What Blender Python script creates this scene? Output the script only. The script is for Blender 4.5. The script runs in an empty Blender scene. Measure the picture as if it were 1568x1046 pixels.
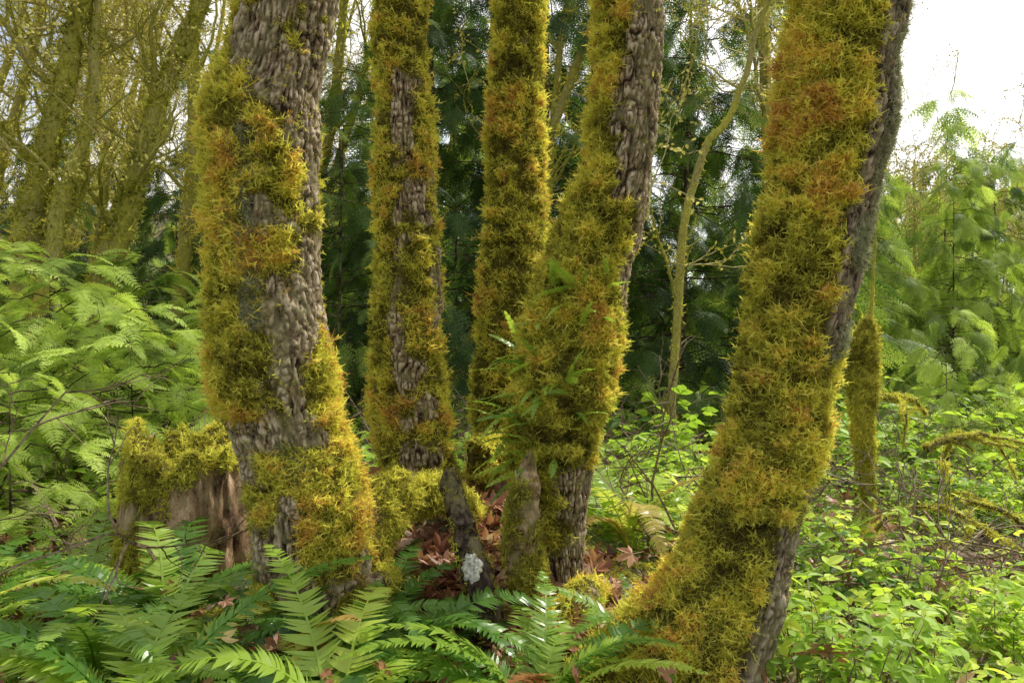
import bpy, math, random
import numpy as np
from mathutils import Vector
rng=np.random.default_rng(11); random.seed(5)
scene=bpy.context.scene
CAMZ=1.5
# ------------------------------------------------------------------ numpy noise
def _h(i,j,k,s):
    n=(i*374761393+j*668265263+k*1274126177+s*974634777)&0xffffffff
    n=((n^(n>>13))*1274126177)&0xffffffff
    n=(n^(n>>16))&0xffffffff
    return n/4294967295.0
def vnoise(p,s=0):
    p=np.asarray(p,float); f=np.floor(p).astype(np.int64); t=p-f; t=t*t*(3-2*t)
    i,j,k=f[:,0],f[:,1],f[:,2]; x,y,z=t[:,0],t[:,1],t[:,2]; r=0
    for a in (0,1):
        for b in (0,1):
            for c in (0,1):
                r=r+_h(i+a,j+b,k+c,s)*(x if a else 1-x)*(y if b else 1-y)*(z if c else 1-z)
    return r*2-1
def fbm(p,o=4,s=0):
    p=np.asarray(p,float); r=0; a=.5
    for q in range(o):
        r=r+a*vnoise(p*(2.03**q),s+q); a*=.5
    return r
def sst(a,b,x):
    t=np.clip((x-a)/(b-a),0,1); return t*t*(3-2*t)
def nrm(a): 
    return a/np.maximum(np.linalg.norm(a,axis=-1,keepdims=True),1e-9)
# ------------------------------------------------------------------ mesh helpers
class MB:
    def __init__(s): s.V=[];s.Q=[];s.M=[];s.n=0
    def add(s,V,Q,m=0):
        V=np.asarray(V,float).reshape(-1,3);Q=np.asarray(Q,int).reshape(-1,4)
        s.V.append(V);s.Q.append(Q+s.n);s.M.append(np.full(len(Q),m));s.n+=len(V)
    def mesh(s,name,mats,smooth=True):
        return make_mesh(name,np.vstack(s.V),np.vstack(s.Q),mats,smooth,np.concatenate(s.M))
def make_mesh(name,V,Q,mats,smooth=True,midx=None):
    me=bpy.data.meshes.new(name)
    V=np.ascontiguousarray(V,np.float32);Q=np.ascontiguousarray(Q,np.int32)
    me.vertices.add(len(V));me.vertices.foreach_set('co',V.ravel())
    me.loops.add(Q.size);me.loops.foreach_set('vertex_index',Q.ravel())
    me.polygons.add(len(Q));me.polygons.foreach_set('loop_start',np.arange(0,Q.size,4,dtype=np.int32))
    if midx is not None: me.polygons.foreach_set('material_index',np.asarray(midx,np.int32))
    me.polygons.foreach_set('use_smooth',np.full(len(Q),smooth,dtype=bool))
    for m in mats: me.materials.append(m)
    me.update(calc_edges=True)
    return me
def attr(me,name,data):
    a=me.attributes.new(name,'FLOAT','POINT');a.data.foreach_set('value',np.asarray(data,np.float32).ravel())
def obj(name,me,parent=None):
    o=bpy.data.objects.new(name,me);scene.collection.objects.link(o)
    if parent: o.parent=parent
    return o
def grid_q(n,m,wrap=True):
    i=np.arange(n-1)[:,None];j=np.arange(m if wrap else m-1)[None,:];k=(j+1)%m
    return np.stack([i*m+j,i*m+k,(i+1)*m+k,(i+1)*m+j],-1).reshape(-1,4)
def frames(P):
    T=nrm(np.gradient(P,axis=0)); mT=np.abs(T.mean(0)); ref=np.zeros(3)
    ref[1 if mT[1]<.7*np.linalg.norm(mT) else 0]=1
    U=nrm(np.cross(ref,T));W=np.cross(T,U);return T,U,W
def tube(P,R,seg=8):
    P=np.asarray(P,float);R=np.asarray(R,float);T,U,W=frames(P)
    a=np.arange(seg)/seg*2*np.pi
    V=P[:,None]+R[:,None,None]*(np.cos(a)[None,:,None]*U[:,None]+np.sin(a)[None,:,None]*W[:,None])
    return V.reshape(-1,3),grid_q(len(P),seg)
def smooth_path(P,n):
    P=np.asarray(P,float); m=len(P); t=np.linspace(0,m-1,n); i=np.clip(t.astype(int),0,m-2); f=(t-i)[:,None]
    Pe=np.vstack([2*P[0]-P[1],P,2*P[-1]-P[-2]])
    a,b,c,d=Pe[i],Pe[i+1],Pe[i+2],Pe[i+3]
    return .5*(2*b+(c-a)*f+(2*a-5*b+4*c-d)*f**2+(3*b-a-3*c+d)*f**3)
def eul(X,Z):
    Z=nrm(Z);Y=nrm(np.cross(Z,X));X=np.cross(Y,Z)
    return np.stack([np.arctan2(Y[:,2],Z[:,2]),np.arctan2(-X[:,2],np.hypot(X[:,0],X[:,1])),np.arctan2(X[:,1],X[:,0])],-1)
def eul_x(X,Zr):
    X=nrm(X);Y=nrm(np.cross(Zr,X));Z=np.cross(X,Y)
    return np.stack([np.arctan2(Y[:,2],Z[:,2]),np.arctan2(-X[:,2],np.hypot(X[:,0],X[:,1])),np.arctan2(X[:,1],X[:,0])],-1)
# ------------------------------------------------------------------ materials
def newmat(name):
    m=bpy.data.materials.new(name);m.use_nodes=True;nt=m.node_tree;nt.nodes.clear()
    return m,nt,nt.nodes,nt.links
def ramp(ns,stops):
    r=ns.new('ShaderNodeValToRGB');e=r.color_ramp.elements
    while len(e)<len(stops): e.new(.5)
    for k,(p,c) in enumerate(stops): e[k].position=p;e[k].color=(*c,1)
    return r
def leaf_mat(name,stops,trans=.4,rough=.45,spec=.4,tg=1.25,inst=True):
    m,nt,ns,lk=newmat(name)
    at=ns.new('ShaderNodeAttribute');at.attribute_type='INSTANCER' if inst else 'GEOMETRY';at.attribute_name='tint'
    r=ramp(ns,stops);lk.new(at.outputs['Fac'],r.inputs[0])
    p=ns.new('ShaderNodeBsdfPrincipled');p.inputs['Roughness'].default_value=rough
    p.inputs['Specular IOR Level'].default_value=spec
    t=ns.new('ShaderNodeBsdfTranslucent');mx=ns.new('ShaderNodeMixShader');mx.inputs[0].default_value=trans
    mm=ns.new('ShaderNodeMix');mm.data_type='RGBA';mm.blend_type='MULTIPLY';mm.inputs[0].default_value=1
    mm.inputs[7].default_value=(tg,tg,tg*.7,1);lk.new(r.outputs[0],mm.inputs[6])
    lk.new(r.outputs[0],p.inputs['Base Color']);lk.new(mm.outputs[2],t.inputs[0])
    o=ns.new('ShaderNodeOutputMaterial');lk.new(p.outputs[0],mx.inputs[1]);lk.new(t.outputs[0],mx.inputs[2]);lk.new(mx.outputs[0],o.inputs[0])
    return m
M_moss=leaf_mat('moss_strands',[(0,(.06,.055,.018)),(.25,(.25,.22,.045)),(.5,(.52,.51,.09)),(.74,(.76,.74,.16)),(.92,(.74,.56,.13)),(1,(.54,.33,.10))],.5,.8,.1,1.35,False)
M_mossb=leaf_mat('moss_far',[(0,(.12,.14,.03)),(.5,(.58,.58,.10)),(1,(.84,.70,.15))],.45,.8,.1,1.3,False)
M_con=leaf_mat('conifer_needles',[(0,(.025,.06,.016)),(.4,(.10,.18,.035)),(.75,(.38,.50,.09)),(1,(.58,.70,.18))],.45,.55,.25,1.35)
M_fern=leaf_mat('fern_leaf',[(0,(.03,.10,.018)),(.4,(.14,.29,.04)),(.8,(.48,.62,.09)),(.9,(.57,.58,.13)),(1,(.40,.19,.08))],.48,.32,.5,1.35)
M_shrub=leaf_mat('shrub_leaf',[(0,(.06,.14,.018)),(.45,(.34,.52,.06)),(1,(.70,.80,.14))],.5,.5,.25,1.3)
M_dead=leaf_mat('dead_leaf',[(0,(.08,.035,.02)),(.5,(.32,.14,.08)),(.8,(.50,.28,.16)),(1,(.66,.52,.36))],.25,.5,.4,1.2,False)
M_lich=leaf_mat('lichen_strands',[(0,(.18,.20,.12)),(1,(.46,.47,.31))],.3,.8,.1,1.2,False)
def bark_mat(name,c0,c1,c2,mossc=((.05,.045,.015),(.22,.20,.04)),sc=1.0,bump=.9,rw=.8):
    m,nt,ns,lk=newmat(name)
    tc=ns.new('ShaderNodeTexCoord');mp=ns.new('ShaderNodeMapping');mp.inputs['Scale'].default_value=(1*sc,1*sc,.45*sc)
    lk.new(tc.outputs['Object'],mp.inputs[0])
    n1=ns.new('ShaderNodeTexNoise');n1.inputs['Scale'].default_value=80;n1.inputs['Detail'].default_value=9;n1.inputs['Roughness'].default_value=.8
    lk.new(mp.outputs[0],n1.inputs[0])
    n2=ns.new('ShaderNodeTexNoise');n2.inputs['Scale'].default_value=9;n2.inputs['Detail'].default_value=8;n2.inputs['Roughness'].default_value=.75
    lk.new(tc.outputs['Object'],n2.inputs[0])
    rg=ns.new('ShaderNodeAttribute');rg.attribute_name='ridge'
    ma=ns.new('ShaderNodeMath');ma.operation='MULTIPLY_ADD';ma.inputs[1].default_value=1.6;lk.new(n1.outputs[0],ma.inputs[0]);
    ms=ns.new('ShaderNodeMath');ms.operation='MULTIPLY_ADD';ms.inputs[1].default_value=rw;ms.inputs[2].default_value=-.80
    lk.new(rg.outputs['Fac'],ms.inputs[0]);lk.new(ms.outputs[0],ma.inputs[2])
    r=ramp(ns,[(.10,c0),(.48,c1),(.88,c2)]);lk.new(ma.outputs[0],r.inputs[0])
    lr=ramp(ns,[(.48,(0,0,0)),(.56,(1,1,1))]);lk.new(n2.outputs[0],lr.inputs[0])
    lm=ns.new('ShaderNodeMix');lm.data_type='RGBA';lk.new(r.outputs[0],lm.inputs[6]);lm.inputs[7].default_value=(.34,.31,.16,1)
    lf=ns.new('ShaderNodeMath');lf.operation='MULTIPLY';lf.inputs[1].default_value=.5;lk.new(lr.outputs[0],lf.inputs[0]);lk.new(lf.outputs[0],lm.inputs[0])
    mo=ns.new('ShaderNodeAttribute');mo.attribute_name='moss'
    mr=ramp(ns,[(.35,mossc[0]),(.7,mossc[1])]);lk.new(n1.outputs[0],mr.inputs[0])
    mm=ns.new('ShaderNodeMix');mm.data_type='RGBA';lk.new(mo.outputs['Fac'],mm.inputs[0]);lk.new(lm.outputs[2],mm.inputs[6]);lk.new(mr.outputs[0],mm.inputs[7])
    p=ns.new('ShaderNodeBsdfPrincipled');p.inputs['Roughness'].default_value=.9;p.inputs['Specular IOR Level'].default_value=.15
    lk.new(mm.outputs[2],p.inputs['Base Color'])
    b=ns.new('ShaderNodeBump');b.inputs['Strength'].default_value=bump;b.inputs['Distance'].default_value=.014
    lk.new(n1.outputs[0],b.inputs['Height']);lk.new(b.outputs[0],p.inputs['Normal'])
    o=ns.new('ShaderNodeOutputMaterial');lk.new(p.outputs[0],o.inputs[0]);return m
M_bark=bark_mat('maple_bark',(.035,.024,.014),(.34,.255,.155),(.78,.67,.50))
M_barkE=bark_mat('maple_bark_dark',(.035,.026,.018),(.26,.20,.13),(.56,.48,.36))
M_barkC=bark_mat('conifer_bark',(.05,.035,.022),(.20,.145,.09),(.40,.31,.21),sc=.6)
M_barkB=bark_mat('mossy_bark_far',(.09,.08,.03),(.36,.31,.13),(.56,.49,.27),mossc=((.22,.21,.035),(.58,.55,.10)),sc=.6)
M_wood=bark_mat('rotten_wood',(.05,.03,.02),(.42,.27,.16),(.80,.64,.44),sc=1.2,bump=.9)
M_char=bark_mat('dark_log',(.010,.008,.007),(.07,.048,.036),(.22,.17,.13),sc=1.5)
def ground_mat():
    m,nt,ns,lk=newmat('forest_floor')
    tc=ns.new('ShaderNodeTexCoord')
    a=ns.new('ShaderNodeTexNoise');a.inputs['Scale'].default_value=30;a.inputs['Detail'].default_value=8;lk.new(tc.outputs['Object'],a.inputs[0])
    b=ns.new('ShaderNodeTexNoise');b.inputs['Scale'].default_value=1.3;b.inputs['Detail'].default_value=5;lk.new(tc.outputs['Object'],b.inputs[0])
    r=ramp(ns,[(.3,(.03,.018,.012)),(.5,(.12,.08,.05)),(.7,(.28,.19,.12))]);lk.new(a.outputs[0],r.inputs[0])
    g=ramp(ns,[(.3,(.04,.05,.014)),(.7,(.19,.22,.05))]);lk.new(a.outputs[0],g.inputs[0])
    f=ramp(ns,[(.45,(0,0,0)),(.6,(1,1,1))]);lk.new(b.outputs[0],f.inputs[0])
    mx=ns.new('ShaderNodeMix');mx.data_type='RGBA';lk.new(f.outputs[0],mx.inputs[0]);lk.new(r.outputs[0],mx.inputs[6]);lk.new(g.outputs[0],mx.inputs[7])
    p=ns.new('ShaderNodeBsdfPrincipled');p.inputs['Roughness'].default_value=.95;lk.new(mx.outputs[2],p.inputs['Base Color'])
    bp=ns.new('ShaderNodeBump');bp.inputs['Strength'].default_value=.8;bp.inputs['Distance'].default_value=.03;lk.new(a.outputs[0],bp.inputs['Height']);lk.new(bp.outputs[0],p.inputs['Normal'])
    o=ns.new('ShaderNodeOutputMaterial');lk.new(p.outputs[0],o.inputs[0]);return m
M_ground=ground_mat()
def plain(name,c,c2,rough=.8,scale=40):
    m,nt,ns,lk=newmat(name);tc=ns.new('ShaderNodeTexCoord')
    a=ns.new('ShaderNodeTexNoise');a.inputs['Scale'].default_value=scale;a.inputs['Detail'].default_value=6;lk.new(tc.outputs['Object'],a.inputs[0])
    r=ramp(ns,[(.35,c),(.65,c2)]);lk.new(a.outputs[0],r.inputs[0]);p=ns.new('ShaderNodeBsdfPrincipled');p.inputs['Roughness'].default_value=rough
    lk.new(r.outputs[0],p.inputs['Base Color']);o=ns.new('ShaderNodeOutputMaterial');lk.new(p.outputs[0],o.inputs[0]);return m
M_twig=plain('twig_bark',(.09,.06,.04),(.32,.23,.15))
M_budtwig=plain('bud_twig_bark',(.26,.22,.07),(.50,.43,.16))
M_bud=plain('spring_buds',(.58,.52,.08),(.78,.73,.19))
M_white=plain('white_crust',(.24,.24,.18),(.76,.76,.68),.9,110)
# ------------------------------------------------------------------ instance templates
def strip(mb,p0,d,w,L,wid,prof,bend=None,m=0):
    d=np.array(d,float);w=np.array(w,float);p0=np.array(p0,float);n=len(prof);V=[]
    for k,q in enumerate(prof):
        t=k/(n-1);c=p0+d*L*t+(0 if bend is None else np.array(bend)*t*t)
        V+=[c-w*wid*q*.5,c+w*wid*q*.5]
    mb.add(V,[[2*k,2*k+2,2*k+3,2*k+1] for k in range(n-1)],m)
tcols={}
def template_coll(name,meshes,realize=False):
    c=bpy.data.collections.new(name)
    for k,me in enumerate(meshes):
        c.objects.link(bpy.data.objects.new('%s_part_%02d'%(name,k),me))
    tcols[name]=(c,len(meshes),realize);return name
def moss_tuft(seed,mat,ns_=8,spread=1.15,wd=.15,barb=True):
    r=np.random.default_rng(seed);mb=MB()
    for k in range(ns_):
        b=np.array([r.normal()*.35,r.normal()*.35,-.1])
        d=np.array([r.normal()*spread,r.normal()*spread,1.0]);d/=np.linalg.norm(d)
        w=nrm(np.cross(d,r.normal(size=3)));L=r.uniform(.5,1.15)
        bend=np.array([r.normal()*.35,r.normal()*.35,-.35])
        strip(mb,b,d,w,L,wd,[.8,1,.15],bend)
        u=np.cross(d,w)
        if barb:
            for t in (.55,):
                for sd in (-1,1):
                    bb=b+d*L*t+bend*t*t; dd=nrm(d*.7+w*sd*.8+u*r.normal()*.5)
                    strip(mb,bb,dd,nrm(np.cross(dd,u)),.36,.10,[1,.2])
    return mb.mesh('moss_tuft',[mat],False)
template_coll('t_moss',[moss_tuft(s,M_moss) for s in range(6)],True)
template_coll('t_mossfar',[moss_tuft(s+20,M_mossb,6,.85,.18,False) for s in range(3)],True)
template_coll('t_lichen',[moss_tuft(s+40,M_lich,8,1.0,.13,False) for s in range(2)],True)
def frond(L,n,W,a0,a1,subn,pw,kang,seed,mat,shape,vee=.12,rw=.008,s0=.12,tipdroop=.15):
    r=np.random.default_rng(seed);mb=MB();m=60;S=np.linspace(0,1,m);ph=a0+(a1-a0)*S**.9
    X=np.concatenate([[0],np.cumsum(np.cos(ph[:-1]))])*L/(m-1);Z=np.concatenate([[0],np.cumsum(np.sin(ph[:-1]))])*L/(m-1)
    side=r.normal()*.12*L;Yc=side*S**2
    P=np.stack([X,Yc,Z],-1)
    V,Q=tube(P[::4],rw*L*(1.1-S[::4]),3);mb.add(V,Q)
    for i in range(n):
        s=s0+(1-s0)*(i+.5)/n;k=int(s*(m-1));p=P[k];T=nrm(P[min(k+1,m-1)]-P[max(k-1,0)]);N=np.array([-T[2],0,T[0]]);B=np.cross(N,T)
        for sd in (-1,1):
            ka=kang+r.normal()*.06+s*.25;l=W*shape(s)*r.uniform(.85,1.1)
            if l<.01*L: continue
            d=nrm(B*sd*math.cos(ka)+T*math.sin(ka)+N*(vee+r.normal()*.05))
            w=nrm(T-d*np.dot(T,d));bend=-N*tipdroop*l+T*l*.15
            if subn==0:
                w2=nrm(w+N*r.normal()*.25)
                strip(mb,p,d,w2,l,pw,[.9,1,.62,.04],bend)
            else:
                strip(mb,p,d,w,l,pw*.6,[1,.5],bend)
                for q in range(subn):
                    t=(q+.6)/subn;bb=p+d*l*t+bend*t*t
                    for s2 in (-1,1):
                        dd=nrm(d*.8+w*s2*.8+N*r.normal()*.15);ll=l*.36*(1.15-t)*r.uniform(.7,1.15)
                        strip(mb,bb,dd,nrm(np.cross(dd,N)),ll,pw,[1,.25],-N*ll*.15)
    return mb.mesh('frond',[mat],False)
fsh=lambda s: math.sin(min(1,(s+.12)*1.6)*math.pi/2)*(1-s)**.55
template_coll('t_fern',[frond(1,44,.15,1.0+.12*k,-.35-.3*k,0,.0185,.14,k,M_fern,fsh) for k in range(4)])
template_coll('t_fernflat',[frond(1,22,.17,.3,-.3-.2*k,0,.04,.2,k+7,M_fern,fsh) for k in range(3)])
csh=lambda s:(1-s)**.7*(.6+.4*math.sin(min(1,s*4)*math.pi/2))
template_coll('t_spray',[frond(1,13,.40,.15,-.35-.15*k,5,.022,.6,k+30,M_con,csh,.0,.006,.05,.3) for k in range(4)])
template_coll('t_bracken',[frond(1,15,.30,.5,-.45-.15*k,8,.016,.25,k+90,M_con,csh,.05,.006,.18,.12) for k in range(4)])
template_coll('t_sprayf',[frond(1,9,.45,.1,-.5-.15*k,3,.045,.6,k+50,M_con,csh,.0,.008,.05,.3) for k in range(3)])
def leaf(mb,p,d,up,L,wd,m=0):
    d=nrm(np.array(d));s=nrm(np.cross(up,d));n=np.cross(d,s);pr=[.05,.9,.8,.05];V=[]
    for k,q in enumerate(pr):
        t=k/3;c=p+d*L*t-n*L*.12*t*t
        V+=[c+s*wd*q*.5+n*wd*.15*q,c,c-s*wd*q*.5+n*wd*.15*q]
    Q=[]
    for k in range(3): Q+=[[3*k,3*k+3,3*k+4,3*k+1],[3*k+1,3*k+4,3*k+5,3*k+2]]
    mb.add(V,Q,m)
def sprig(seed,nl=9,ls=.16):
    r=np.random.default_rng(seed);mb=MB();S=np.linspace(0,1,6)
    lean=r.normal(size=2)*.35;P=np.stack([lean[0]*S**1.5,lean[1]*S**1.5,S],-1)
    V,Q=tube(P,.012*(1.2-S),3);mb.add(V,Q,1)
    for k in range(nl):
        t=.3+.7*(k+.5)/nl;c=P[int(t*5)]+(P[min(5,int(t*5)+1)]-P[int(t*5)])*((t*5)%1);a=k*2.4+r.normal()*.3
        d=np.array([math.cos(a),math.sin(a),.5+r.normal()*.25]);e=c+d*.16*r.uniform(.6,1.3)
        strip(mb,c,nrm(d),nrm(np.cross(d,[0,0,1])),np.linalg.norm(e-c),.008,[1,.7],None,1)
        for q,(an,sc) in enumerate([(0,1.1),(1.1,.85),(-1.1,.85)]):
            ca,sa=math.cos(an),math.sin(an);dd=np.array([d[0]*ca-d[1]*sa,d[0]*sa+d[1]*ca,r.uniform(-.35,.35)])
            leaf(mb,e,dd,np.array([r.normal()*.35,r.normal()*.35,1]),ls*sc*r.uniform(.7,1.2),ls*.62*sc)
    return mb.mesh('sprig',[M_shrub,M_twig],False)
template_coll('t_sprig',[sprig(s) for s in range(5)])
def deadleaf(seed):
    r=np.random.default_rng(seed);mb=MB();V=[[0,0,0]];Q=[];A=[-100,-50,0,50,100];Ls=[.65,.9,1.05,.9,.65]
    cu=r.uniform(-.5,.8);cv=r.uniform(-.6,.6)
    def pt(a,l):
        x=math.cos(a)*l;y=math.sin(a)*l;return [x,y,cu*x*x+cv*y*y+.1*math.sin(5*a+seed)*l]
    for k,a in enumerate(A):
        for q in (-1,0,1): 
            aa=math.radians(a+25*q);V.append(pt(aa,.42 if q else Ls[k]))
        for q in (-1,1): V.append(pt(math.radians(a+14*q),.7*Ls[k]))
        b=1+5*k
        Q+=[[0,b,b+3,b+1],[0,b+1,b+4,b+2]]
    mb.add(V,Q);strip(mb,[0,0,0],[-1,0,.1],[0,1,0],.8,.03,[1,.8])
    return mb.mesh('dead_leaf',[M_dead],False)
template_coll('t_dead',[deadleaf(s) for s in range(6)],True)
def twig(seed,mats,buds=False):
    r=np.random.default_rng(seed);mb=MB()
    def go(p,d,L,w,dep):
        n=5;P=[p]
        for k in range(n): d=nrm(d+r.normal(size=3)*.16);P.append(P[-1]+d*L/n)
        P=np.array(P);V,Q=tube(P,np.linspace(w,w*.35,n+1),3);mb.add(V,Q)
        if buds and dep<2:
            for k in range(1,n+1):
                if r.random()<.6: leaf(mb,P[k],r.normal(size=3)+d,np.array([.1,0,1.]),.05,.035,1)
        if dep>0:
            for k in range(1,n+1):
                if r.random()<.75: go(P[k],nrm(d+r.normal(size=3)*.6),L*.45,w*.55,dep-1)
    go(np.zeros(3),np.array([1.,0,.1]),1,.012,2)
    return mb.mesh('twig',mats,False)
template_coll('t_twig',[twig(s,[M_twig]) for s in range(4)])
template_coll('t_budtwig',[twig(s+9,[M_budtwig,M_bud],True) for s in range(4)])
# ------------------------------------------------------------------ scatter by geometry nodes
def scatter(name,tname,P,E,S,T,parent=None):
    P=np.asarray(P,np.float32);n=len(P)
    if n==0: return
    me=bpy.data.meshes.new(name);me.vertices.add(n);me.vertices.foreach_set('co',P.ravel())
    S=np.broadcast_to(np.asarray(S,np.float32),(n,))
    a=me.attributes.new('rot','FLOAT_VECTOR','POINT');a.data.foreach_set('vector',np.asarray(E,np.float32).ravel())
    attr(me,'scl',S);attr(me,'tint',np.clip(np.broadcast_to(T,(n,)),0.001,1))
    col,cnt,realize=tcols[tname]
    a=me.attributes.new('idx','INT','POINT');a.data.foreach_set('value',rng.integers(0,cnt,n).astype(np.int32))
    o=obj(name,me,parent)
    ng=bpy.data.node_groups.new(name+'_scatter','GeometryNodeTree')
    ng.interface.new_socket('Geometry',in_out='INPUT',socket_type='NodeSocketGeometry')
    ng.interface.new_socket('Geometry',in_out='OUTPUT',socket_type='NodeSocketGeometry')
    N=ng.nodes;L=ng.links;gi=N.new('NodeGroupInput');go=N.new('NodeGroupOutput')
    iop=N.new('GeometryNodeInstanceOnPoints');ci=N.new('GeometryNodeCollectionInfo');ci.inputs['Collection'].default_value=col
    ci.inputs['Separate Children'].default_value=True;ci.inputs['Reset Children'].default_value=True
    def na(nm,ty):
        x=N.new('GeometryNodeInputNamedAttribute');x.data_type=ty;x.inputs['Name'].default_value=nm;return x.outputs['Attribute']
    e2r=N.new('FunctionNodeEulerToRotation');L.new(na('rot','FLOAT_VECTOR'),e2r.inputs[0])
    L.new(gi.outputs[0],iop.inputs['Points']);L.new(ci.outputs[0],iop.inputs['Instance']);iop.inputs['Pick Instance'].default_value=True
    L.new(na('idx','INT'),iop.inputs['Instance Index']);L.new(e2r.outputs[0],iop.inputs['Rotation']);L.new(na('scl','FLOAT'),iop.inputs['Scale'])
    out=iop.outputs[0]
    if realize:
        rl=N.new('GeometryNodeRealizeInstances');L.new(out,rl.inputs[0]);out=rl.outputs[0]
    L.new(out,go.inputs[0])
    md=o.modifiers.new('scatter','NODES');md.node_group=ng;return o
# ------------------------------------------------------------------ ground
def Hg(x,y):
    x=np.asarray(x,float);y=np.asarray(y,float);sh=x.shape;x=x.ravel();y=y.ravel()
    z=.34+.52*np.exp(-(((x+.22)/.75)**2+((y-3.65)/.85)**2))+.10*np.exp(-(((x+.4)/1.6)**2+((y-1.6)/1.2)**2))
    z=z+.15*sst(1.5,5,-x)*sst(1,4,y)-.16*sst(.8,3,x)-.1*sst(4,7,y)
    q=np.stack([x,y,x*0],-1);z=z+.10*fbm(q*.7,3,3)+.03*fbm(q*5,3,5)
    z=z+30*sst(45,220,y+.3*np.abs(x))*(1-.85*sst(0,50,x))+.3*sst(10,40,y)
    return z.reshape(sh)
N=420;u=np.linspace(-1,1,N);gx=7*u+290*u**5;gy=3+7*u+290*u**5
X,Y=np.meshgrid(gx,gy);Z=Hg(X,Y)
obj('ground',make_mesh('ground',np.stack([X,Y,Z],-1).reshape(-1,3),grid_q(N,N,False),[M_ground]))
# ------------------------------------------------------------------ main maple trunks
def g(x,c,w): return np.exp(-((x-c)/w)**2)
def win(x,a,b,s=30): return sst(a-s,a+s,x)*(1-sst(b-s,b+s,x))
def big_trunk(name,rows,depth,maskf,bark,ntuft,tsz=.032,seed=0,tintb=.45,lich=None,pad=.008,nm=.5):
    """rows: (image y, left, right) trunk outline in image pixels; pixel = s metres"""
    s=.00082*depth
    R=np.array(rows,float);zz=CAMZ+(523-R[:,0])*s;c=((R[:,1]+R[:,2])/2-784)*s;rad=(R[:,2]-R[:,1])/2*s-pad  # outline rows are image pixel coordinates, scaled to metres at the trunk depth
    o=np.argsort(zz);zz,c,rad=zz[o],c[o],rad[o]
    n=int((zz[-1]-zz[0])/.0065);zi=np.linspace(zz[0],zz[-1],n)
    ci=np.interp(zi,zz,c);ri=np.interp(zi,zz,rad)
    kk=np.exp(-np.linspace(-2.2,2.2,21)**2);kk/=kk.sum()
    sm=lambda a:np.convolve(np.pad(a,10,'edge'),kk,'valid')
    ci=sm(ci);ri=sm(ri)
    yi=depth+.03*np.sin(zi*1.3+seed)
    P=np.stack([ci,yi,zi],-1);T,U,W=frames(P)
    seg=220;a=np.arange(seg)/seg*2*np.pi
    D=(np.cos(a)[None,:,None]*U[:,None]+np.sin(a)[None,:,None]*W[:,None]);u=np.cos(a)[None,:]+0*zi[:,None];v=np.sin(a)[None,:]+0*zi[:,None]
    base=P[:,None]+D*ri[:,None,None];fp=base.reshape(-1,3)
    py=(523-(fp[:,2]-CAMZ)/s);uu=u.ravel();vv=v.ravel()
    nz=fbm(fp*9,5,seed+2)*1.5
    mk=sst(.34,.6,maskf(uu,vv,py)+nm*nz)
    # bark: long braided vertical furrows (unrolled around the stem) broken by short cross cracks
    ang=np.tile(np.mod(a-np.pi/2,2*np.pi),n)*float(np.mean(ri[(zi>.4)&(zi<2.9)]))
    w=np.stack([ang+.010*fbm(fp*np.array([20,20,12.]),3,seed+5),0*ang,fp[:,2]+.025*fbm(fp*16,2,seed+6)],-1)
    r1=np.abs(vnoise(w*np.array([60,1,12.]),seed+7));r2=np.abs(vnoise(w*np.array([125,1,34.])+3.3,seed+9));r3=np.abs(vnoise(w*np.array([30,1,42.])+7.1,seed+10))
    ridge=np.minimum(np.minimum(sst(.0,.36,r1),.3+.7*sst(.0,.4,r2)),.3+.7*sst(0,.2,r3))
    ridge=ridge*(.9+.55*fbm(fp*30,3,seed+15))
    lump=fbm(fp*6,3,seed+11)*.018+fbm(fp*2.2,2,seed+13)*.015
    clump=fbm(fp*np.array([22,22,28.]),3,seed+17)
    disp=(1-mk)*(ridge*.012-.006+fbm(fp*100,2,seed)*.006)+mk*(-.012+clump*.038)+lump
    Vv=fp+D.reshape(-1,3)*disp[:,None]
    me=make_mesh(name+'_trunk',Vv,grid_q(n,seg),[bark]);attr(me,'moss',mk);attr(me,'ridge',ridge)
    ob=obj(name,me)
    G=Vv.reshape(n,seg,3);dU=np.roll(G,-3,1)-np.roll(G,3,1);dV=np.gradient(G,axis=0);NN=nrm(np.cross(dU,dV)).reshape(-1,3)
    area=(np.repeat(ri,seg)); vis=np.where(vv<.45,1,.3)*np.where((py>-200),1,.2)
    pr=np.where(mk>.2,mk,.05)*area*vis*(.3+.7*sst(-.25,.25,clump));pr/=pr.sum();k=rng.choice(len(Vv),ntuft,p=pr)
    pp=Vv[k]+rng.normal(size=(ntuft,3))*.004-NN[k]*.003
    ax=nrm(NN[k]*.75+np.array([0,0,-.5])+rng.normal(size=(ntuft,3))*.35)
    big2=fbm(pp*5,3,seed+30);tn=tintb+.45*big2+rng.normal(size=ntuft)*.12+.9*clump[k]
    sz=tsz*rng.uniform(.5,1.15,ntuft)*(.4+.6*mk[k])
    scatter('moss',"t_moss",pp,eul(rng.normal(size=(ntuft,3)),ax),sz,tn,ob)
    if lich:
        lf,nl=lich;pr=np.clip(lf(uu,vv,py)+.5*nz-.35,0,1)*vis;pr/=pr.sum();k=rng.choice(len(Vv),nl,p=pr)
        ax=nrm(NN[k]*.8+rng.normal(size=(nl,3))*.4)
        scatter('lichen','t_lichen',Vv[k],eul(rng.normal(size=(nl,3)),ax),.016*rng.uniform(.6,1.2,nl),rng.random(nl),ob)
    return ob,Vv,NN,mk,uu,vv,py
A=[(-1700,520,580),(-1200,470,570),(-600,420,560),(-200,385,540),(0,366,524),(60,360,510),(120,350,500),(150,328,497),(200,311,495),(300,310,492),(400,317,490),(500,314,497),(560,316,508),(600,324,517),(640,350,522),(700,366,540),(760,374,556),(820,382,562),(900,390,562),(1000,396,560),(1100,380,590),(1200,350,640)]
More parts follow.
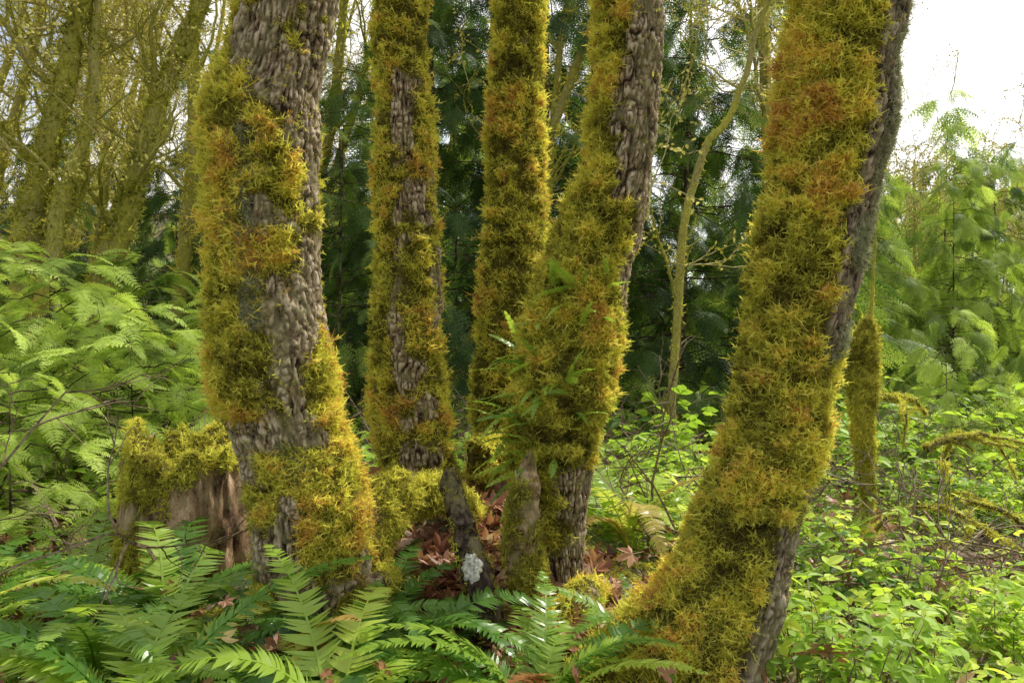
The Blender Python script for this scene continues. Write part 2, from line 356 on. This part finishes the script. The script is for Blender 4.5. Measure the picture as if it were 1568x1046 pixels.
def mA(u,v,py):
    return (1.2*sst(.05,-.4,u)*win(py,150,640)+.75*sst(-.6,-.95,u)*(py<150)+.6*g(u,.65,.3)*win(py,180,480,60)+.55*g(u,.9,.35)*win(py,540,640)
        +.95*g(u,.45,.4)*win(py,700,850)+.4*g(u,.1,.3)*win(py,160,640)+.25*win(py,660,1100)+.14)
tA=big_trunk('mossy_maple_tree',A,2.6,mA,M_bark,19500,seed=1,tintb=.52,nm=.66,lich=(lambda u,v,py:.9*g(u,-.0,.3)*win(py,200,520)+.8*g(u,.2,.3)*g(py,700,40),5500))
B=[(-1300,600,660),(-700,590,660),(-200,570,655),(0,566,655),(100,572,655),(140,580,660),(200,572,668),(300,575,672),(400,574,678),(500,568,681),(600,564,686),(650,568,692),(720,580,700),(800,560,720),(900,540,740)]
def mB(u,v,py):
    return (1.0*(1-sst(60,140,py))+.95*sst(-.2,-.55,u)+.3*sst(.3,-.2,u)*win(py,140,330)+1.1*g(u,.4,.35)*win(py,385,540,20)+.7*g(u,.65,.3)*win(py,140,260)+.35*g(u,.95,.2)+.25*win(py,580,740)+.14)
tB=big_trunk('mossy_maple_tree',B,3.5,mB,M_bark,13000,seed=21,tintb=.52,nm=.66)
C=[(-1200,790,850),(-500,770,850),(-100,756,842),(0,753,840),(100,749,836),(160,744,836),(200,741,838),(270,743,837),(300,742,838),(400,734,836),(500,731,830),(600,723,812),(700,718,806),(800,700,810),(900,690,820)]
tC=big_trunk('mossy_maple_tree',C,3.9,lambda u,v,py:1.3+0*u-.6*g(py,70,30)*(u>0),M_bark,17000,seed=41,tintb=.54)
Dt=[(-1500,960,1030),(-800,940,1030),(-200,915,1024),(0,912,1020),(100,908,1017),(200,901,1010),(260,893,1002),(300,880,995),(345,858,985),(390,838,968),(450,820,960),(500,806,955),(560,798,944),(600,787,937),(650,778,925),(700,774,912),(760,790,902),(820,815,897),(890,830,895),(1000,815,905),(1100,800,930)]
def mD(u,v,py):
    return (1.3*sst(.95,.5,u)*win(py,330,700,25)+1.0*sst(-.35,-.7,u)*(py<340)+.5*sst(.2,-.4,u)*win(py,-50,120)+.9*sst(0,-.5,u)*win(py,240,350)+.6*sst(.9,-.2,u)*win(py,680,830)+.5*g(u,.9,.2)*win(py,480,720)+.08)
tD=big_trunk('mossy_maple_tree',Dt,3.0,mD,M_bark,18000,seed=61,tintb=.46,nm=.56)
E=[(-1500,1350,1450),(-700,1290,1430),(-200,1228,1400),(0,1216,1388),(100,1206,1380),(200,1190,1370),(260,1182,1358),(300,1174,1345),(350,1160,1334),(400,1150,1325),(500,1141,1305),(600,1128,1281),(650,1120,1276),(700,1105,1262),(750,1086,1240),(800,1066,1226),(850,1046,1216),(900,1020,1206),(950,986,1191),(1000,942,1176),(1046,896,1156),(1120,830,1130),(1220,740,1080)]
def mE(u,v,py):
    return 1.3*sst(.45,.1,u)+1.1*win(py,560,730,20)*sst(1.2,.9,u)+.3*g(u,.6,.3)*win(py,730,900)+.05
tE=big_trunk('mossy_maple_tree',E,2.4,mE,M_barkE,26000,seed=81,tintb=.50,tsz=.031,lich=(lambda u,v,py:.5*win(py,-50,560)*sst(.3,.6,u),4500))
ob,V,NN,mk,uu,vv,py=tD
k=rng.choice(np.where((vv<-.1)&(uu<.5)&(uu>-.8)&(py>430)&(py<740)&(mk>.5))[0],34)
k=np.concatenate([k,rng.choice(np.where((vv<.3)&(uu<-.55)&(py>540)&(py<740))[0],36)])
d=nrm(NN[k]*.9+rng.normal(size=(len(k),3))*.45+np.array([0,0,.1]))
scatter('licorice_fern','t_fernflat',V[k],eul_x(d,np.array([[0,0,1.]])+rng.normal(size=(len(k),3))*.4),rng.uniform(.10,.21,len(k)),rng.uniform(.4,.8,len(k)),ob)
def grow(mb,pts,p,d,L,r,dep,rs,sag=.0,up=.1,wig=.14,nn=9):
    P=[np.array(p,float)];d=nrm(np.array(d,float))
    for k in range(nn): d=nrm(d+rs.normal(size=3)*wig+np.array([0,0,up-sag*k/nn]));P.append(P[-1]+d*L/nn)
    P=np.array(P);R=np.linspace(r,r*.35,nn+1);V,Q=tube(smooth_path(P,nn*2+1),np.interp(np.linspace(0,1,nn*2+1),np.linspace(0,1,nn+1),R),6);mb.add(V,Q)
    pts.append((P,R))
    if dep>0:
        for k in range(2,nn+1):
            if rs.random()<.6:
                grow(mb,pts,P[k],d+rs.normal(size=3)*.75,L*rs.uniform(.35,.6),R[k]*.6,dep-1,rs,sag,up,wig*1.2,6)
def moss_on(pts,dens,rs):
    PP=[];NO=[];RR=[]
    for P,R in pts:
        seg=np.linalg.norm(np.diff(P,axis=0),axis=1)
        for i in range(len(P)-1):
            rr=(R[i]+R[i+1])/2;n=rs.poisson(seg[i]*dens*(.2+rr/.08))
            if n==0: continue
            t=rs.random((n,1));dn=nrm(np.cross(P[i+1]-P[i],rs.normal(size=(n,3))))
            PP.append(P[i]+(P[i+1]-P[i])*t+dn*rr*.9);NO.append(dn);RR.append(np.full(n,rr))
    return np.vstack(PP),np.vstack(NO),np.concatenate(RR)
for (t,x,y,z,sd) in [(tA,-.5,2.6,6.2,1),(tB,-.45,3.5,6.7,2),(tC,.12,3.9,7.0,3),(tD,.52,3.0,6.4,4),(tE,1.2,2.4,5.4,5)]:
    rs=np.random.default_rng(sd);mb=MB();pts=[];top=t[1][-150:].mean(0)
    for q in range(2): grow(mb,pts,top-[0,0,.3*q],np.array([rs.normal()*.5+.1*(x),rs.normal()*.5,1]),2.6,.05,1,rs)
    obj('limbs',mb.mesh('limbs',[M_barkB]),t[0])
# ------------------------------------------------------------------ mound pieces
def small_log(name,pts,rad,mat,nt,tint,seed,moss=.5,tsz=.03,seg=60,tjag=0,cap=True):
    n=110;P=smooth_path(pts,n);R=np.interp(np.linspace(0,1,n),np.linspace(0,1,len(rad)),rad)
    if cap: R[-4:]*=[.93,.8,.5,.03]
    V,Q=tube(P,R,seg);C=np.repeat(P,seg,0);D=nrm(V-C)
    V=V+D*(fbm(V*12,3,seed)*.45*np.repeat(R,seg)+fbm(V*np.array([60,60,15]),2,seed+1)*.008+fbm(V*28,2,seed+6)*.02*(moss>.3)*np.clip(np.repeat(R,seg)/.04,0,1))[:,None]
    if tjag: V[:,2]+=np.repeat(np.linspace(0,1,n)**6,seg)*vnoise(V*30,seed)*tjag
    mk=sst(.35,.6,moss+.5*fbm(V*8,3,seed+3));me=make_mesh(name,V,Q,[mat]);attr(me,'moss',mk);attr(me,'ridge',vnoise(V*60)*.5+.5)
    o=obj(name,me)
    if nt:
        RR=np.repeat(R,seg);pr=(mk+1e-6)*RR;pr/=pr.sum();k=rng.choice(len(V),nt,p=pr);ax=nrm(D[k]*.8+[0,0,-.1]+rng.normal(size=(nt,3))*.35)
        scatter('moss','t_moss',V[k],eul(rng.normal(size=(nt,3)),ax),tsz*rng.uniform(.5,1.2,nt)*np.clip(RR[k]/.04,.25,1),tint+.5*fbm(V[k]*8,2)+rng.normal(size=nt)*.13,o)
    return o
small_log('broken_log',[(-.06,2.60,.55),(-.12,2.64,.72),(-.17,2.70,.88),(-.22,2.80,1.03)],[.055,.05,.042,.034],M_char,120,.4,3,moss=-.05,tjag=.05)
small_log('mossy_stub',[(.07,2.75,.6),(.04,2.74,.76),(.035,2.73,.92),(.06,2.74,1.09)],[.055,.06,.055,.03],M_wood,1100,.42,5,moss=.5,tsz=.024,tjag=.08)
th=np.linspace(0,2*np.pi,40,endpoint=False);rr=1+.5*fbm(np.stack([np.cos(th)*2.5,np.sin(th)*2.5,th*0],-1),3,4)
rings=[]
for q,(f,h) in enumerate([(1,0),(1,.006),(.8,.011),(.4,.013),(.01,.012)]):
    xx=np.cos(th)*rr*.036*f
    rings.append(np.stack([xx,-h+xx*xx*10,np.sin(th)*rr*.048*f],-1))
VV=np.vstack(rings);VV[:,1]+=fbm(VV*90,2,3)*.006
obj('white_fungus',make_mesh('white_fungus',VV+np.array([-.128,2.592,.76]),grid_q(5,40),[M_white]))
small_log('mossy_root',[(-.62,2.75,.6),(-.50,2.85,.86),(-.38,3.0,.92),(-.25,3.15,.88),(-.1,3.25,.72)],[.1,.10,.075,.06,.04],M_bark,3600,.6,7,moss=.6,tsz=.03)
small_log('mossy_root',[(-.62,2.52,.25),(-.54,2.52,.55),(-.47,2.6,.68),(-.40,2.75,.66),(-.25,2.9,.55)],[.10,.09,.06,.04,.03],M_bark,1400,.4,8,moss=.35,tsz=.03)
small_log('mossy_root',[(.3,2.95,.55),(.25,2.8,.6),(.1,2.65,.5),(.0,2.5,.3)],[.07,.055,.05,.03],M_bark,900,.6,9,moss=.6,tsz=.03)
small_log('mossy_root',[(-.15,3.45,1.0),(-.02,3.55,1.0),(.12,3.75,1.02),(.2,3.8,.8)],[.09,.09,.09,.05],M_bark,1200,.6,19,moss=.7,tsz=.035)
# stump at the left
n=70;seg=140;a=np.arange(seg)/seg*2*np.pi
top=.84+.10*vnoise(np.stack([np.cos(a)*2.2,np.sin(a)*2.2,a*0+3],-1),9)+.07*vnoise(np.stack([np.cos(a)*9,np.sin(a)*9,a*0],-1),10)
V=[]
for t in np.linspace(0,1,n):
    r=.35-.10*t**.6;V.append(np.stack([-1.49+np.cos(a)*r,3.65+np.sin(a)*r,.1+(top+.1)*t],-1))
for t in np.linspace(.05,.98,16): V.append(np.stack([-1.49+np.cos(a)*.25*(1-t),3.65+np.sin(a)*.25*(1-t),top+.2-.28*t],-1))
V=np.vstack(V);D=V-np.array([-1.49,3.65,0]);D[:,2]=0;D=nrm(D)
V=V+D*(fbm(V*np.array([7,7,2.]),3,4)*.10+fbm(V*np.array([35,35,4.]),3,5)*.045)[:,None]
mk=sst(.3,.6,sst(.80,1.0,V[:,2])*.9+.6*sst(.3,-.6,D[:,0])+.3*sst(.9,.3,V[:,2])+.9*fbm(V*7,3,8))
me=make_mesh('tree_stump',V,grid_q(n+16,seg),[M_wood]);attr(me,'moss',mk);attr(me,'ridge',vnoise(V*np.array([50,50,8.]))*.5+.5);st=obj('tree_stump',me)
nt_=8500;pr=mk/mk.sum();k=rng.choice(len(V),nt_,p=pr);ax=nrm(D[k]*.5+[0,0,.4]+rng.normal(size=(nt_,3))*.4)
scatter('moss','t_moss',V[k],eul(rng.normal(size=(nt_,3)),ax),.032*rng.uniform(.5,1.2,nt_),.6+.5*fbm(V[k]*7,2)+rng.normal(size=nt_)*.12,st)
# ------------------------------------------------------------------ ferns
def fern(name,x,y,n,L,t,az=None,pit=(-.15,.45),zo=0,tn='t_fern',spread=math.pi):
    z=float(Hg(np.array([x]),np.array([y]))[0])+.03+zo
    a=(np.arange(n)/n*2*np.pi+rng.normal(size=n)*.2) if az is None else az+rng.uniform(-spread,spread,n)
    p=rng.uniform(*pit,n);X=np.stack([np.cos(a)*np.cos(p),np.sin(a)*np.cos(p),np.sin(p)],-1)
    P=np.array([x,y,z])+np.stack([np.cos(a)*.02,np.sin(a)*.02,a*0],-1)
    scatter(name,tn,P,eul_x(X,np.array([[0,0,1.]])+rng.normal(size=(n,3))*.12),L*rng.uniform(.7,1.1,n),t+rng.normal(size=n)*.14)
for f in [(-.98,2.05,20,.76,.62),(-.42,1.90,18,.66,.68),(-1.3,2.95,20,.78,.42),(-.34,2.35,16,.64,.30),(.06,2.10,17,.58,.5),(.40,2.5,11,.44,.5),
          (.55,3.7,16,.75,.8),(.35,4.2,12,.7,.82),(-1.9,2.6,18,.76,.6),(-2.4,3.3,16,.8,.7),(.95,2.1,9,.35,.5),(-1.25,2.4,16,.68,.42),(.9,3.4,10,.5,.75),(1.9,4.6,12,.6,.7),(-.72,2.2,12,.55,.3),(2.9,3.8,10,.5,.6),(-.62,1.7,12,.46,.62),(-1.7,3.2,14,.7,.48),(-.42,2.5,9,.58,.2),(-2.9,4.0,14,.8,.7),(-1.0,4.3,12,.7,.6)]:
    fern('sword_fern',*f)
fern('dead_fern_frond',-.62,2.28,5,.55,.99,az=-1.2,pit=(.2,.7),spread=.5)
fern('dead_fern_frond',.2,2.25,7,.45,.99,az=-1.6,pit=(-.5,.2),spread=1.2)
fern('dead_fern_frond',-1.75,2.6,6,.5,.97,az=-2,pit=(-.6,0),spread=1.2)
fern('dead_fern_frond',-.85,2.0,5,.6,.98,az=-1.4,pit=(-.2,.3),spread=1.4)
# ------------------------------------------------------------------ conifers
def conifer(name,x,y,H,bh,bl,nb,ss,tint,seed,tn='t_spray',trad=None,droop=.25,pitch=(.15,.9),dens=6.0,up=.1):
    rs=np.random.default_rng(seed);z0=float(Hg(np.array([x]),np.array([y]))[0]);mb=MB()
    r0=trad or H*.006;S=np.linspace(0,1,16);lean=rs.normal(size=2)*.02*H
    TP=np.stack([x+lean[0]*S,y+lean[1]*S,z0-.1+H*S],-1);V,Q=tube(TP,r0*(1.02-S),9);mb.add(V,Q)
    PP=[];XX=[];SC=[];TT=[]
    for i in range(nb):
        t=(i+rs.random())/nb;h=bh+(H-bh)*t
        l=bl*(1-h/H*.95)**.75*rs.uniform(.6,1.15)+.15;a=rs.uniform(0,2*np.pi);m=6;r=np.linspace(0,l,m)
        bz=h+r*up-droop*r*r/max(l,.5);c=np.array([x+lean[0]*h/H,y+lean[1]*h/H,z0])
        P=np.stack([c[0]+np.cos(a)*r,c[1]+np.sin(a)*r,c[2]+bz],-1);P[1:]+=rs.normal(size=(m-1,3))*.05*l
        V,Q=tube(P,np.linspace(.006*l+.003,.002,m),3);mb.add(V,Q)
        ns=max(4,int(l*dens));tt=np.sqrt(rs.uniform(.02,1,ns));j=np.minimum((tt*(m-1)).astype(int),m-2);f=(tt*(m-1)-j)[:,None]
        p=P[j]*(1-f)+P[j+1]*f;aa=a+rs.choice([-1,1],ns)*rs.uniform(.1,1.1,ns);pi=-rs.uniform(*pitch,ns)
        PP.append(p);XX.append(np.stack([np.cos(aa)*np.cos(pi),np.sin(aa)*np.cos(pi),np.sin(pi)],-1));SC.append(ss*rs.uniform(.6,1.2,ns)*min(1.,.6+l*.3));TT.append(tint+rs.normal()*.10+rs.normal(size=ns)*.12+.2*(tt-.6))
    PP=np.vstack(PP);XX=np.vstack(XX);n=len(PP)
    return mb,PP,eul_x(XX,np.array([[0,0,1.]])+rs.normal(size=(n,3))*.35),np.concatenate(SC),np.concatenate(TT)
def put_conifer(name,*a,**k):
    mb,P,E_,S_,T_=conifer(name,*a,**k);o=obj(name,mb.mesh(name,[M_barkC]));scatter('foliage',k.get('tn','t_spray'),P,E_,S_,T_,o)
for c in [(-1.0,10.5,9.2,.8,2.3,92,.62,.3,101),(.35,10.0,9.0,1.0,2.6,98,.62,.22,102),(2.2,10.5,8.2,.5,2.6,98,.62,.38,103),(3.6,11.5,7.2,.4,2.3,85,.6,.5,104),
          (-.3,13.5,13,.5,3.0,95,.75,.2,105),(1.3,13.5,11.5,.3,3.0,95,.75,.28,106),(-2.7,12.5,6,.3,1.9,70,.6,.38,107),(4.3,14,7.6,.2,2.3,80,.65,.5,108),(-1.9,8.6,4.2,.2,1.5,60,.45,.5,109),(2.9,8.6,2.8,.1,1.3,50,.42,.5,110),(-4.6,11,3.8,.2,1.8,70,.55,.4,111),(-6.5,11,4.0,.2,1.9,70,.55,.35,112),
          (-6.3,16.5,7.5,.3,2.4,64,.8,.25,113),(-9.2,17,7.5,.3,2.4,64,.8,.25,114),(-12,17,7,.3,2.4,64,.8,.25,116)]:
    put_conifer('cedar_tree',*c,trad=.14 if c[2]>8.5 else None,dens=5)
for c in [(-3.0,5.2,1.7,.1,1.1,50,.52,.80,121),(-2.35,5.0,1.35,.1,1.0,46,.48,.85,122),(-3.9,5.0,1.8,.1,1.2,50,.52,.76,123),(-2.0,5.8,1.5,.1,.9,46,.48,.76,124),(-3.2,4.0,1.1,.05,.9,40,.44,.86,125),(-4.4,6.5,2.1,.1,1.3,56,.55,.7,126),(-3.1,7,2.0,.1,1.3,56,.55,.66,127),(-2.45,3.9,.95,.05,.7,32,.40,.85,128),(-5.2,5.6,1.9,.1,1.3,50,.55,.7,129)]:
    put_conifer('cedar_sapling',*c,pitch=(-.1,.55),dens=8,up=.2,droop=.4,tn='t_bracken',trad=.012)
for c in [(5.2,12,4.6,.2,1.4,80,.55,.55,131),(7.2,13,4.4,.2,1.5,80,.55,.62,132),(8.6,14,4.8,.2,1.7,85,.6,.58,133),(9.5,11.5,3.2,.2,1.5,66,.55,.7,134),(6.5,9.5,2.2,.1,1.2,46,.45,.75,135),(6.1,17,6.6,.3,1.6,85,.6,.52,136),(4.1,7.5,1.8,.1,1.0,36,.4,.7,137)]:
    put_conifer('young_hemlock_tree',*c,dens=7,droop=.35,pitch=(.3,1.0))
mbs=MB();PP=[];EE=[];SS=[];TT=[]
rs=np.random.default_rng(77)
for i in range(80):
    y=rs.uniform(17,48);x=rs.uniform(-.85,.85)*y
    H=rs.uniform(9,13)+(y-17)*.15 if x<.28*y else rs.uniform(4,6.5)+y*.05
    if x<-.15*y: H*=.5
    mb,P,E_,S_,T_=conifer('d',x,y,H,.3,H*.17,44,1.1 if y<28 else 1.6,(.42 if x<.28*y else .64)+rs.normal()*.08,1000+i,tn='t_sprayf',dens=2.3)
    mbs.add(np.vstack(mb.V),np.vstack(mb.Q));PP.append(P);EE.append(E_);SS.append(S_);TT.append(T_)
o=obj('distant_conifer_forest',mbs.mesh('distant_trunks',[M_barkC]));scatter('foliage','t_sprayf',np.vstack(PP),np.vstack(EE),np.concatenate(SS),np.concatenate(TT),o)
# ------------------------------------------------------------------ mossy background maples
def bg_maple(name,path,r0,seed,nb=14,bl=1.6,tint=.5,twigs=60,dens=45,tsz=.07):
    rs=np.random.default_rng(seed);P=smooth_path(path,26);P=P+np.cumsum(rs.normal(size=P.shape)*.012,0);mb=MB();R=np.linspace(r0,r0*.4,26)
    V,Q=tube(P,R,12);V=V+fbm(V*5,2,seed)[:,None]*.25*r0;mb.add(V,Q);pts=[(P,R)]
    for k in range(nb):
        i=rs.integers(6,26);a=rs.uniform(0,2*np.pi)
        grow(mb,pts,P[i],np.array([math.cos(a),math.sin(a),rs.uniform(.3,1.4)]),bl*rs.uniform(.5,1.2),R[i]*.38,2 if rs.random()<.3 else 1,rs,sag=.05,up=.14,wig=.17)
    me=mb.mesh(name,[M_barkB]);attr(me,'moss',np.clip(.7+fbm(np.vstack(mb.V)*3,2,seed)*1.4,0,1));attr(me,'ridge',np.full(mb.n,.5));o=obj(name,me)
    pp,no,rr=moss_on(pts,dens,rs);n=len(pp);ax=nrm(no*.7+[0,0,-.35]+rs.normal(size=(n,3))*.3)
    scatter('moss','t_mossfar',pp,eul(rs.normal(size=(n,3)),ax),tsz*rs.uniform(.5,1.2,n)*np.clip(rr/.05,.45,1.2),tint+rs.normal(size=n)*.16+.4*fbm(pp*2,2,seed),o)
    if twigs:
        tp=[];td=[]
        for q in range(twigs):
            Pq,_=pts[rs.integers(0,len(pts))];i=rs.integers(len(Pq)//3,len(Pq));tp.append(Pq[i]);td.append(rs.normal(size=3)*.7+[0,0,.7])
        scatter('twigs','t_budtwig',tp,eul_x(np.array(td),rs.normal(size=(twigs,3))),rs.uniform(.4,1.1,twigs),.8,o)
bg_maple('mossy_maple_tree',[(-5.1,8,.2),(-4.88,8,1.98),(-4.75,8,2.96),(-4.49,8,3.95),(-4.29,8,4.93),(-3.9,8,7)],.16,1,7,tint=.3,dens=260,tsz=.07)
bg_maple('mossy_maple_tree',[(-5.0,7.7,.2),(-4.6,7.8,1.8),(-4.4,7.9,2.9),(-4.15,8,3.9),(-4.1,8,5),(-4.0,8,7)],.09,2,5,tint=.36,dens=160,tsz=.06)
bg_maple('mossy_maple_tree',[(-4.55,8.5,.2),(-4.42,8.5,2.0),(-4.14,8.5,2.85),(-3.86,8.5,3.75),(-3.44,8.5,4.73),(-3.0,8.5,5.7),(-2.5,8.5,7)],.14,3,8,tint=.34,dens=260,tsz=.07)
for i in range(24):
    rs=np.random.default_rng(500+i);y=rs.uniform(9.5,20);x0=rs.uniform(-.72,-.26)*y if i<21 else rs.uniform(-.2,.0)*y;ln=rs.uniform(.05,.38)
    z0=float(Hg(np.array([x0]),np.array([y]))[0]);H=rs.uniform(8,11)
    bg_maple('mossy_maple_tree',[(x0+ln*H*t**1.2+rs.normal()*.12,y+rs.normal()*.1,z0+H*t) for t in np.linspace(0,1,6)],rs.uniform(.05,.10),600+i,12,1.6,tint=.62,twigs=46,dens=70,tsz=.10)
bg_maple('mossy_maple_tree',[(3.1,9,.2),(3.05,9,2.5),(2.95,9,4.2),(2.9,9,6),(2.9,9,8)],.10,31,8,1.6,tint=.5,dens=40)
bg_maple('mossy_maple_tree',[(1.35,7,.1),(1.4,7,1.6),(1.55,7,3.0),(1.9,7,3.6),(2.1,6.9,4.3),(2.4,6.8,4.9)],.045,32,6,1.2,tint=.4,dens=140,tsz=.05,twigs=25)
for i,(x,y) in enumerate([(6.5,15),(8.5,17),(10.5,16),(5.5,19),(12,20),(9.3,12)]):
    rs=np.random.default_rng(900+i);H=rs.uniform(3.5,6.0)
    bg_maple('alder_tree',[(x+rs.normal()*.15,y,Hg(np.array([x]),np.array([y]))[0]+H*t) for t in np.linspace(0,1,6)],.05,910+i,12,1.8,tint=.5,twigs=70,dens=6,tsz=.06)
small_log('mossy_snag',[(2.25,5,.2),(2.22,5,.75),(2.2,5,1.0),(2.2,5,1.3),(2.21,5,1.5),(2.25,5,1.68),(2.27,5,1.95),(2.30,5,2.4)],[.02,.05,.06,.085,.07,.012,.009,.006],M_barkB,2400,.46,51,moss=1.2,tsz=.038,cap=False)
mb=MB();pts=[];rs=np.random.default_rng(4)
for p,d,L,r in [((1.9,4.6,.2),(.6,0,.5),.8,.02),((2.6,4.3,.1),(.9,.2,.5),.8,.02),((3.3,4.6,.1),(-.8,.3,.7),.8,.025),((2.25,5.1,1.15),(1,.1,.1),.6,.026),((2.7,5.2,.8),(.8,.3,.35),.6,.03)]: grow(mb,pts,p,d,L,r,1,rs,sag=.45,up=.1)
o=obj('mossy_fallen_branch',mb.mesh('branch',[M_barkB]));pp,no,rr=moss_on(pts,500,rs);n=len(pp);scatter('moss','t_moss',pp,eul(rs.normal(size=(n,3)),nrm(no+[0,0,-.2])),.03*rs.uniform(.6,1.2,n),.5+rs.normal(size=n)*.12,o)
small_log('dark_snag',[(2.33,7.5,.2),(2.35,7.5,.9),(2.38,7.5,1.15)],[.1,.085,.07],M_char,0,.5,71,moss=-.3,tjag=.12)
# ------------------------------------------------------------------ ground cover
def region(n,xr,yr,keep):
    x=rng.uniform(*xr,n);y=rng.uniform(*yr,n);m=rng.random(n)<keep(x,y);return x[m],y[m]
def cover(name,tn,x,y,sc,t,tilt=.25,lift=0.):
    n=len(x);P=np.stack([x,y,Hg(x,y)+lift],-1);Z=np.array([[0,0,1.]])+rng.normal(size=(n,3))*tilt
    scatter(name,tn,P,eul(rng.normal(size=(n,3)),Z),sc,t)
def ns2(x,y,f,s): return fbm(np.stack([x*f,y*f,x*0],-1),3,s)
mound=lambda x,y:np.exp(-(((x+.22)/.9)**2+((y-3.3)/1.0)**2))
x,y=region(4800,(.5,6.5),(2.0,6.5),lambda x,y:np.clip(.45+2.8*ns2(x,y,1.4,3),0,1)*(mound(x,y)<.35)*(x>.62*(y<3.0)*1.4)*(x<.8*y+.5))
cover('salmonberry_shrub','t_sprig',x,y,rng.uniform(.12,.38,len(x)),.5+.6*ns2(x,y,2,9)+rng.normal(size=len(x))*.2,.35)
x,y=region(5500,(.4,16),(6,20),lambda x,y:np.clip(.6+1.8*ns2(x,y,.7,4),0,1)*(x<.8*y+.5))
cover('salmonberry_thicket','t_sprig',x,y,rng.uniform(.35,.85,len(x)),.45+.5*ns2(x,y,1,9)+rng.normal(size=len(x))*.16,.3)
x,y=region(3600,(-14,1.5),(4.2,18),lambda x,y:np.clip(.6+1.4*ns2(x,y,.8,5),0,1)*(x>-.8*y-.5)*(mound(x,y)<.3))
cover('low_thicket','t_sprig',x,y,rng.uniform(.25,.6,len(x)),.4+.4*ns2(x,y,1,9)+rng.normal(size=len(x))*.12,.3)
x,y=region(2400,(-3.4,.7),(1.3,4.4),lambda x,y:np.clip(.15+1.5*ns2(x,y,1.6,6),0,.8)*(mound(x,y)<.55))
cover('low_plants','t_sprig',x,y,rng.uniform(.08,.2,len(x)),.5+.3*ns2(x,y,2,9),.35)
x,y=region(9000,(-4.5,6),(1.2,8),lambda x,y:np.clip(.5+1.2*ns2(x,y,1.5,7),0,1));n=len(x)
cover('leaf_litter','t_dead',x,y,rng.uniform(.03,.085,n),.5+rng.normal(size=n)*.25,.5,.015)
x,y=region(1400,(-3.5,5.5),(1.8,7),lambda x,y:np.clip(.25+2.2*ns2(x,y,1.1,17),0,1));n=len(x)
cover('caught_dead_leaves','t_dead',x,y,rng.uniform(.04,.085,n),.55+rng.normal(size=n)*.22,.9,rng.uniform(.04,.24,n))
x=rng.normal(-.10,.32,680);y=rng.normal(2.85,.3,680)
cover('leaf_pile','t_dead',x,y,rng.uniform(.045,.085,680),.55+rng.normal(size=680)*.25,.65,.035)
x,y=region(700,(-4,7),(3.0,8),lambda x,y:(mound(x,y)<.4)*.7);n=len(x)
P=np.stack([x,y,Hg(x,y)+rng.uniform(.01,.3,n)],-1);scatter('fallen_twigs','t_twig',P,eul_x(rng.normal(size=(n,3))*[1,1,.6]+[0,0,.25],np.tile([0,0,1.],(n,1))),rng.uniform(.25,.9,n),.5)
x=rng.normal(-.35,.5,9000);y=rng.normal(3.2,.5,9000);m=(ns2(x,y,2.5,12)>-.05)&(y>2.1);x,y=x[m],y[m];n=len(x)
cover('ground_moss','t_moss',x,y,.036*rng.uniform(.6,1.2,n),.6+.3*ns2(x,y,4,3)+rng.normal(size=n)*.1,.35)
# ------------------------------------------------------------------ light, sky, camera
el,az=math.radians(50),math.radians(47)
S=Vector((math.cos(el)*math.sin(az),math.cos(el)*math.cos(az),math.sin(el)))
ld=bpy.data.lights.new('sun','SUN');ld.energy=5;ld.angle=math.radians(.5);ld.color=(1,.94,.82)
lo=bpy.data.objects.new('sun',ld);scene.collection.objects.link(lo);lo.rotation_euler=S.to_track_quat('Z','Y').to_euler()
w=bpy.data.worlds.new('World');scene.world=w;w.use_nodes=True;nt=w.node_tree;ns=nt.nodes;lk=nt.links
bg=ns['Background'];sky=ns.new('ShaderNodeTexSky');sky.sky_type='NISHITA';sky.sun_disc=False;sky.sun_elevation=el;sky.sun_rotation=az
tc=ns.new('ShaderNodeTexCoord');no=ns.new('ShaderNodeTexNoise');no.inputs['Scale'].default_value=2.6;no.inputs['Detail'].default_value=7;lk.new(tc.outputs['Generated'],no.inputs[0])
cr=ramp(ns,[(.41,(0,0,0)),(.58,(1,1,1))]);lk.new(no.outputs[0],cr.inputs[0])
mx=ns.new('ShaderNodeMix');mx.data_type='RGBA';lk.new(cr.outputs[0],mx.inputs[0]);lk.new(sky.outputs[0],mx.inputs[6]);mx.inputs[7].default_value=(8.2,7.9,7.4,1)  # warm clouds added to the sky as fill for the shaded trunk sides
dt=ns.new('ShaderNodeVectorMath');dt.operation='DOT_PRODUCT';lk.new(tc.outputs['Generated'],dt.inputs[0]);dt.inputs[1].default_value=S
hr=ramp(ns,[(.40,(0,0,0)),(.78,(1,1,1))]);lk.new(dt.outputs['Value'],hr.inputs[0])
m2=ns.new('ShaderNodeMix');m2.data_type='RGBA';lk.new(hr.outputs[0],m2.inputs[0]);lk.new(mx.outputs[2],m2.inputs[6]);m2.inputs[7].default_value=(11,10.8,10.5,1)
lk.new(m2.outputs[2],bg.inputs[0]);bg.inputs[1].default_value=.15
scene.view_settings.view_transform='Standard';scene.view_settings.look='None';scene.view_settings.exposure=0
cd=bpy.data.cameras.new('camera');cd.lens=28;cd.sensor_width=36;cd.clip_end=2000;cd.clip_start=.02
co=bpy.data.objects.new('camera',cd);scene.collection.objects.link(co);co.location=(0,0,CAMZ);co.rotation_euler=(math.radians(90),0,0);scene.camera=co
